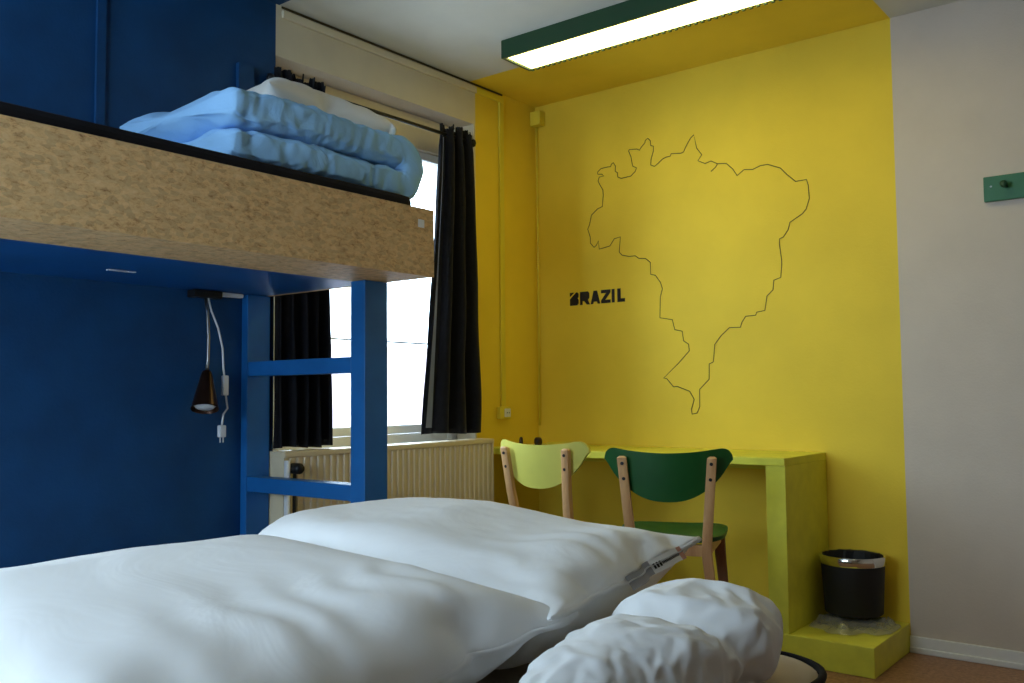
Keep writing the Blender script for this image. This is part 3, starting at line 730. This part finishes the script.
# rolled white duvet at the right edge of the bed
def closed_grid(path, cross, ns, nt_):
    bm = B(); rings = []
    for i in range(ns + 1):
        s = i / ns; ring = []
        if i in (0, ns): rings.append([bm.verts.new(path(s, 0, 0, 0))]); continue
        for k in range(nt_):
            a = 2 * PI * k / nt_; ring.append(bm.verts.new(path(s, *cross(s, a), a)))
        rings.append(ring)
    for a, b in zip(rings, rings[1:]):
        n_ = max(len(a), len(b))
        for k in range(n_):
            q = (k + 1) % n_
            if len(a) == 1: bm.faces.new((a[0], b[q], b[k]))
            elif len(b) == 1: bm.faces.new((a[k], a[q], b[0]))
            else: bm.faces.new((a[k], a[q], b[q], b[k]))
    bmesh.ops.recalc_face_normals(bm, faces=bm.faces)
    return bm
def sup(a, n): return math.copysign(abs(math.cos(a)) ** (2 / n), math.cos(a)), math.copysign(abs(math.sin(a)) ** (2 / n), math.sin(a))
def roll_cross(s, a):
    y = s; end = min(1, (math.sin(PI * min(1, max(0, s)))) ** .42) if 0 < s < 1 else 0
    notch = 1 - .30 * math.exp(-((s - .50) / .05) ** 2)
    c, d = sup(a, 2.3); return c * (.092 + .073 * s) * end * (1 - .13 * math.exp(-((s - .50) / .06) ** 2)), d * (.082 + .018 * s) * end * notch
def roll_path(s, x, z, a):
    s2 = s; return Vector((x + .03 * math.sin(3 * s), (s2 - .5) * .66 + .012 * math.sin(a * 2), z + noise.noise(Vector((x * 9, s * 9, z * 9))) * .012))
me = inflate(closed_grid(roll_path, roll_cross, 84, 56), frames=22, pressure=1.5, shrink=-.07, goal=lambda c: .22, bend=.05)
t = thing('rolled_duvet', 'bulging folded white duvet at the right edge of the bed', 'duvet', (-.764, 1.315, .504), math.radians(0))
def rw(c):
    k = math.exp(-((c.y + .02 - c.x * .5) / .035) ** 2)
    return Vector((c.x * (1 - .18 * k), c.y, clamp_floor(c.z * (1 - .38 * k) + .080 - (.008 if c.y < 0 else .0) * min(1, abs(c.y) / .06), .003, .03)))
remap(me, rw)
o = mobj('duvet_cover', me, M['white_cloth'], t, True); subsurf(o, 1)
# light blue duvet folded in two on the upper bunk, fold towards the window
R_, B_, A_, YF, YN = .056, .060, .25, 2.135, 1.41
def duv_center(s):
    Lr = YF - R_ - YN; arc = PI * R_; tot = 2 * Lr + arc; d = s * tot
    if d < Lr: return YN + d, -R_, 0.0
    if d < Lr + arc:
        a = (d - Lr) / R_; return YF - R_ + R_ * math.sin(a), -R_ * math.cos(a), a
    return YF - R_ - (d - Lr - arc), R_, PI
def duv_cross(s, a):
    e = min(1, s / .05, (1 - s) / .05); e = math.sqrt(max(0, 1 - (1 - e) ** 2))
    c, d = sup(a, 4); wob = 1 + .05 * math.sin(9 * s) 
    return c * A_ * (.93 + .07 * e) * wob if e > 0 else 0, d * B_ * e
def duv_path(s, x, z, a_):
    y, zc, a = duv_center(s)
    return Vector((x, y - 1.75 - z * math.sin(a) + noise.noise(Vector((x * 8, s * 8, z * 8))) * .006, zc + z * math.cos(a) + noise.noise(Vector((x * 7, s * 9 + 4, z * 7))) * .008))
me = inflate(closed_grid(duv_path, duv_cross, 120, 60), frames=22, pressure=1.0, shrink=-.09, goal=lambda c: .24, bend=.03)
t = thing('folded_duvet', 'light blue duvet folded in two on the upper bunk', 'duvet', (-2.325, 1.75, 1.633), 0)
def dw(c):
    z = c.z + .110; y = c.y
    z *= 1 - .22 * max(0, (-y - .05)) * (1 if c.x < .1 else .35)
    if c.x < 0: y -= -c.x * .15 * (1 if y < 0 else 0)
    return Vector((c.x, y, clamp_floor(z, .003, .02)))
remap(me, dw); o = mobj('duvet_cover', me, M['blue_cloth'], t, True); subsurf(o, 1)
# white pillow lying on the blue duvet
def warp3(x, y, z, u, v): return x, y, z - .02 * v
P3, P3o, _ = place_pillow('white_pillow', 'off-white pillow on top of the blue folded duvet', .60, .64, .52, .54, .20, (-2.44, 1.93, 1.915), math.radians(-5), 1.85, warp3, M['cream_cloth'], 6, res=(36, 46))

# ================================================================== LIGHT, SKY, CAMERA
w = bpy.data.worlds.new('overcast_sky'); SC.world = w; w.use_nodes = True; n = w.node_tree; n.nodes.clear()
o = n.nodes.new('ShaderNodeOutputWorld'); bg = n.nodes.new('ShaderNodeBackground'); n.links.new(bg.outputs[0], o.inputs[0])
bg.inputs[0].default_value = (.66, .83, 1.0, 1); bg.inputs[1].default_value = 10.0
def portal(name, loc, rot_, sx, sy):
    l = bpy.data.lights.new(name, 'AREA'); l.shape = 'RECTANGLE'; l.size = sx; l.size_y = sy; l.cycles.is_portal = True
    ob = bpy.data.objects.new(name, l); ob.location = loc; ob.rotation_euler = rot_; COL.objects.link(ob)
portal('window_portal', (-3.10, (NY0 + NY1) / 2, 1.58), (0, -PI / 2, 0), 1.45, 1.16)
portal('rear_window_portal', ((a0 + a1) / 2, FY - .10, (b0 + b1) / 2), (PI / 2, 0, 0), a1 - a0, b1 - b0)
cam = bpy.data.cameras.new('camera'); co = bpy.data.objects.new('camera', cam); COL.objects.link(co); SC.camera = co
cam.sensor_width = 36; cam.lens = 917.1 / 1024 * 36; cam.clip_start = .02
fw = Vector((-0.61951815, 0.78271517, 0.05961735)); rt = Vector((0.78377404, 0.62099031, -0.00832462)); up = Vector((0.0435376, -0.04156928, 0.99818659))
co.matrix_world = Matrix(((rt.x, up.x, -fw.x, 0), (rt.y, up.y, -fw.y, 0), (rt.z, up.z, -fw.z, 1.0), (0, 0, 0, 1)))
SC.view_settings.view_transform = 'Standard'; SC.view_settings.exposure = 0.36
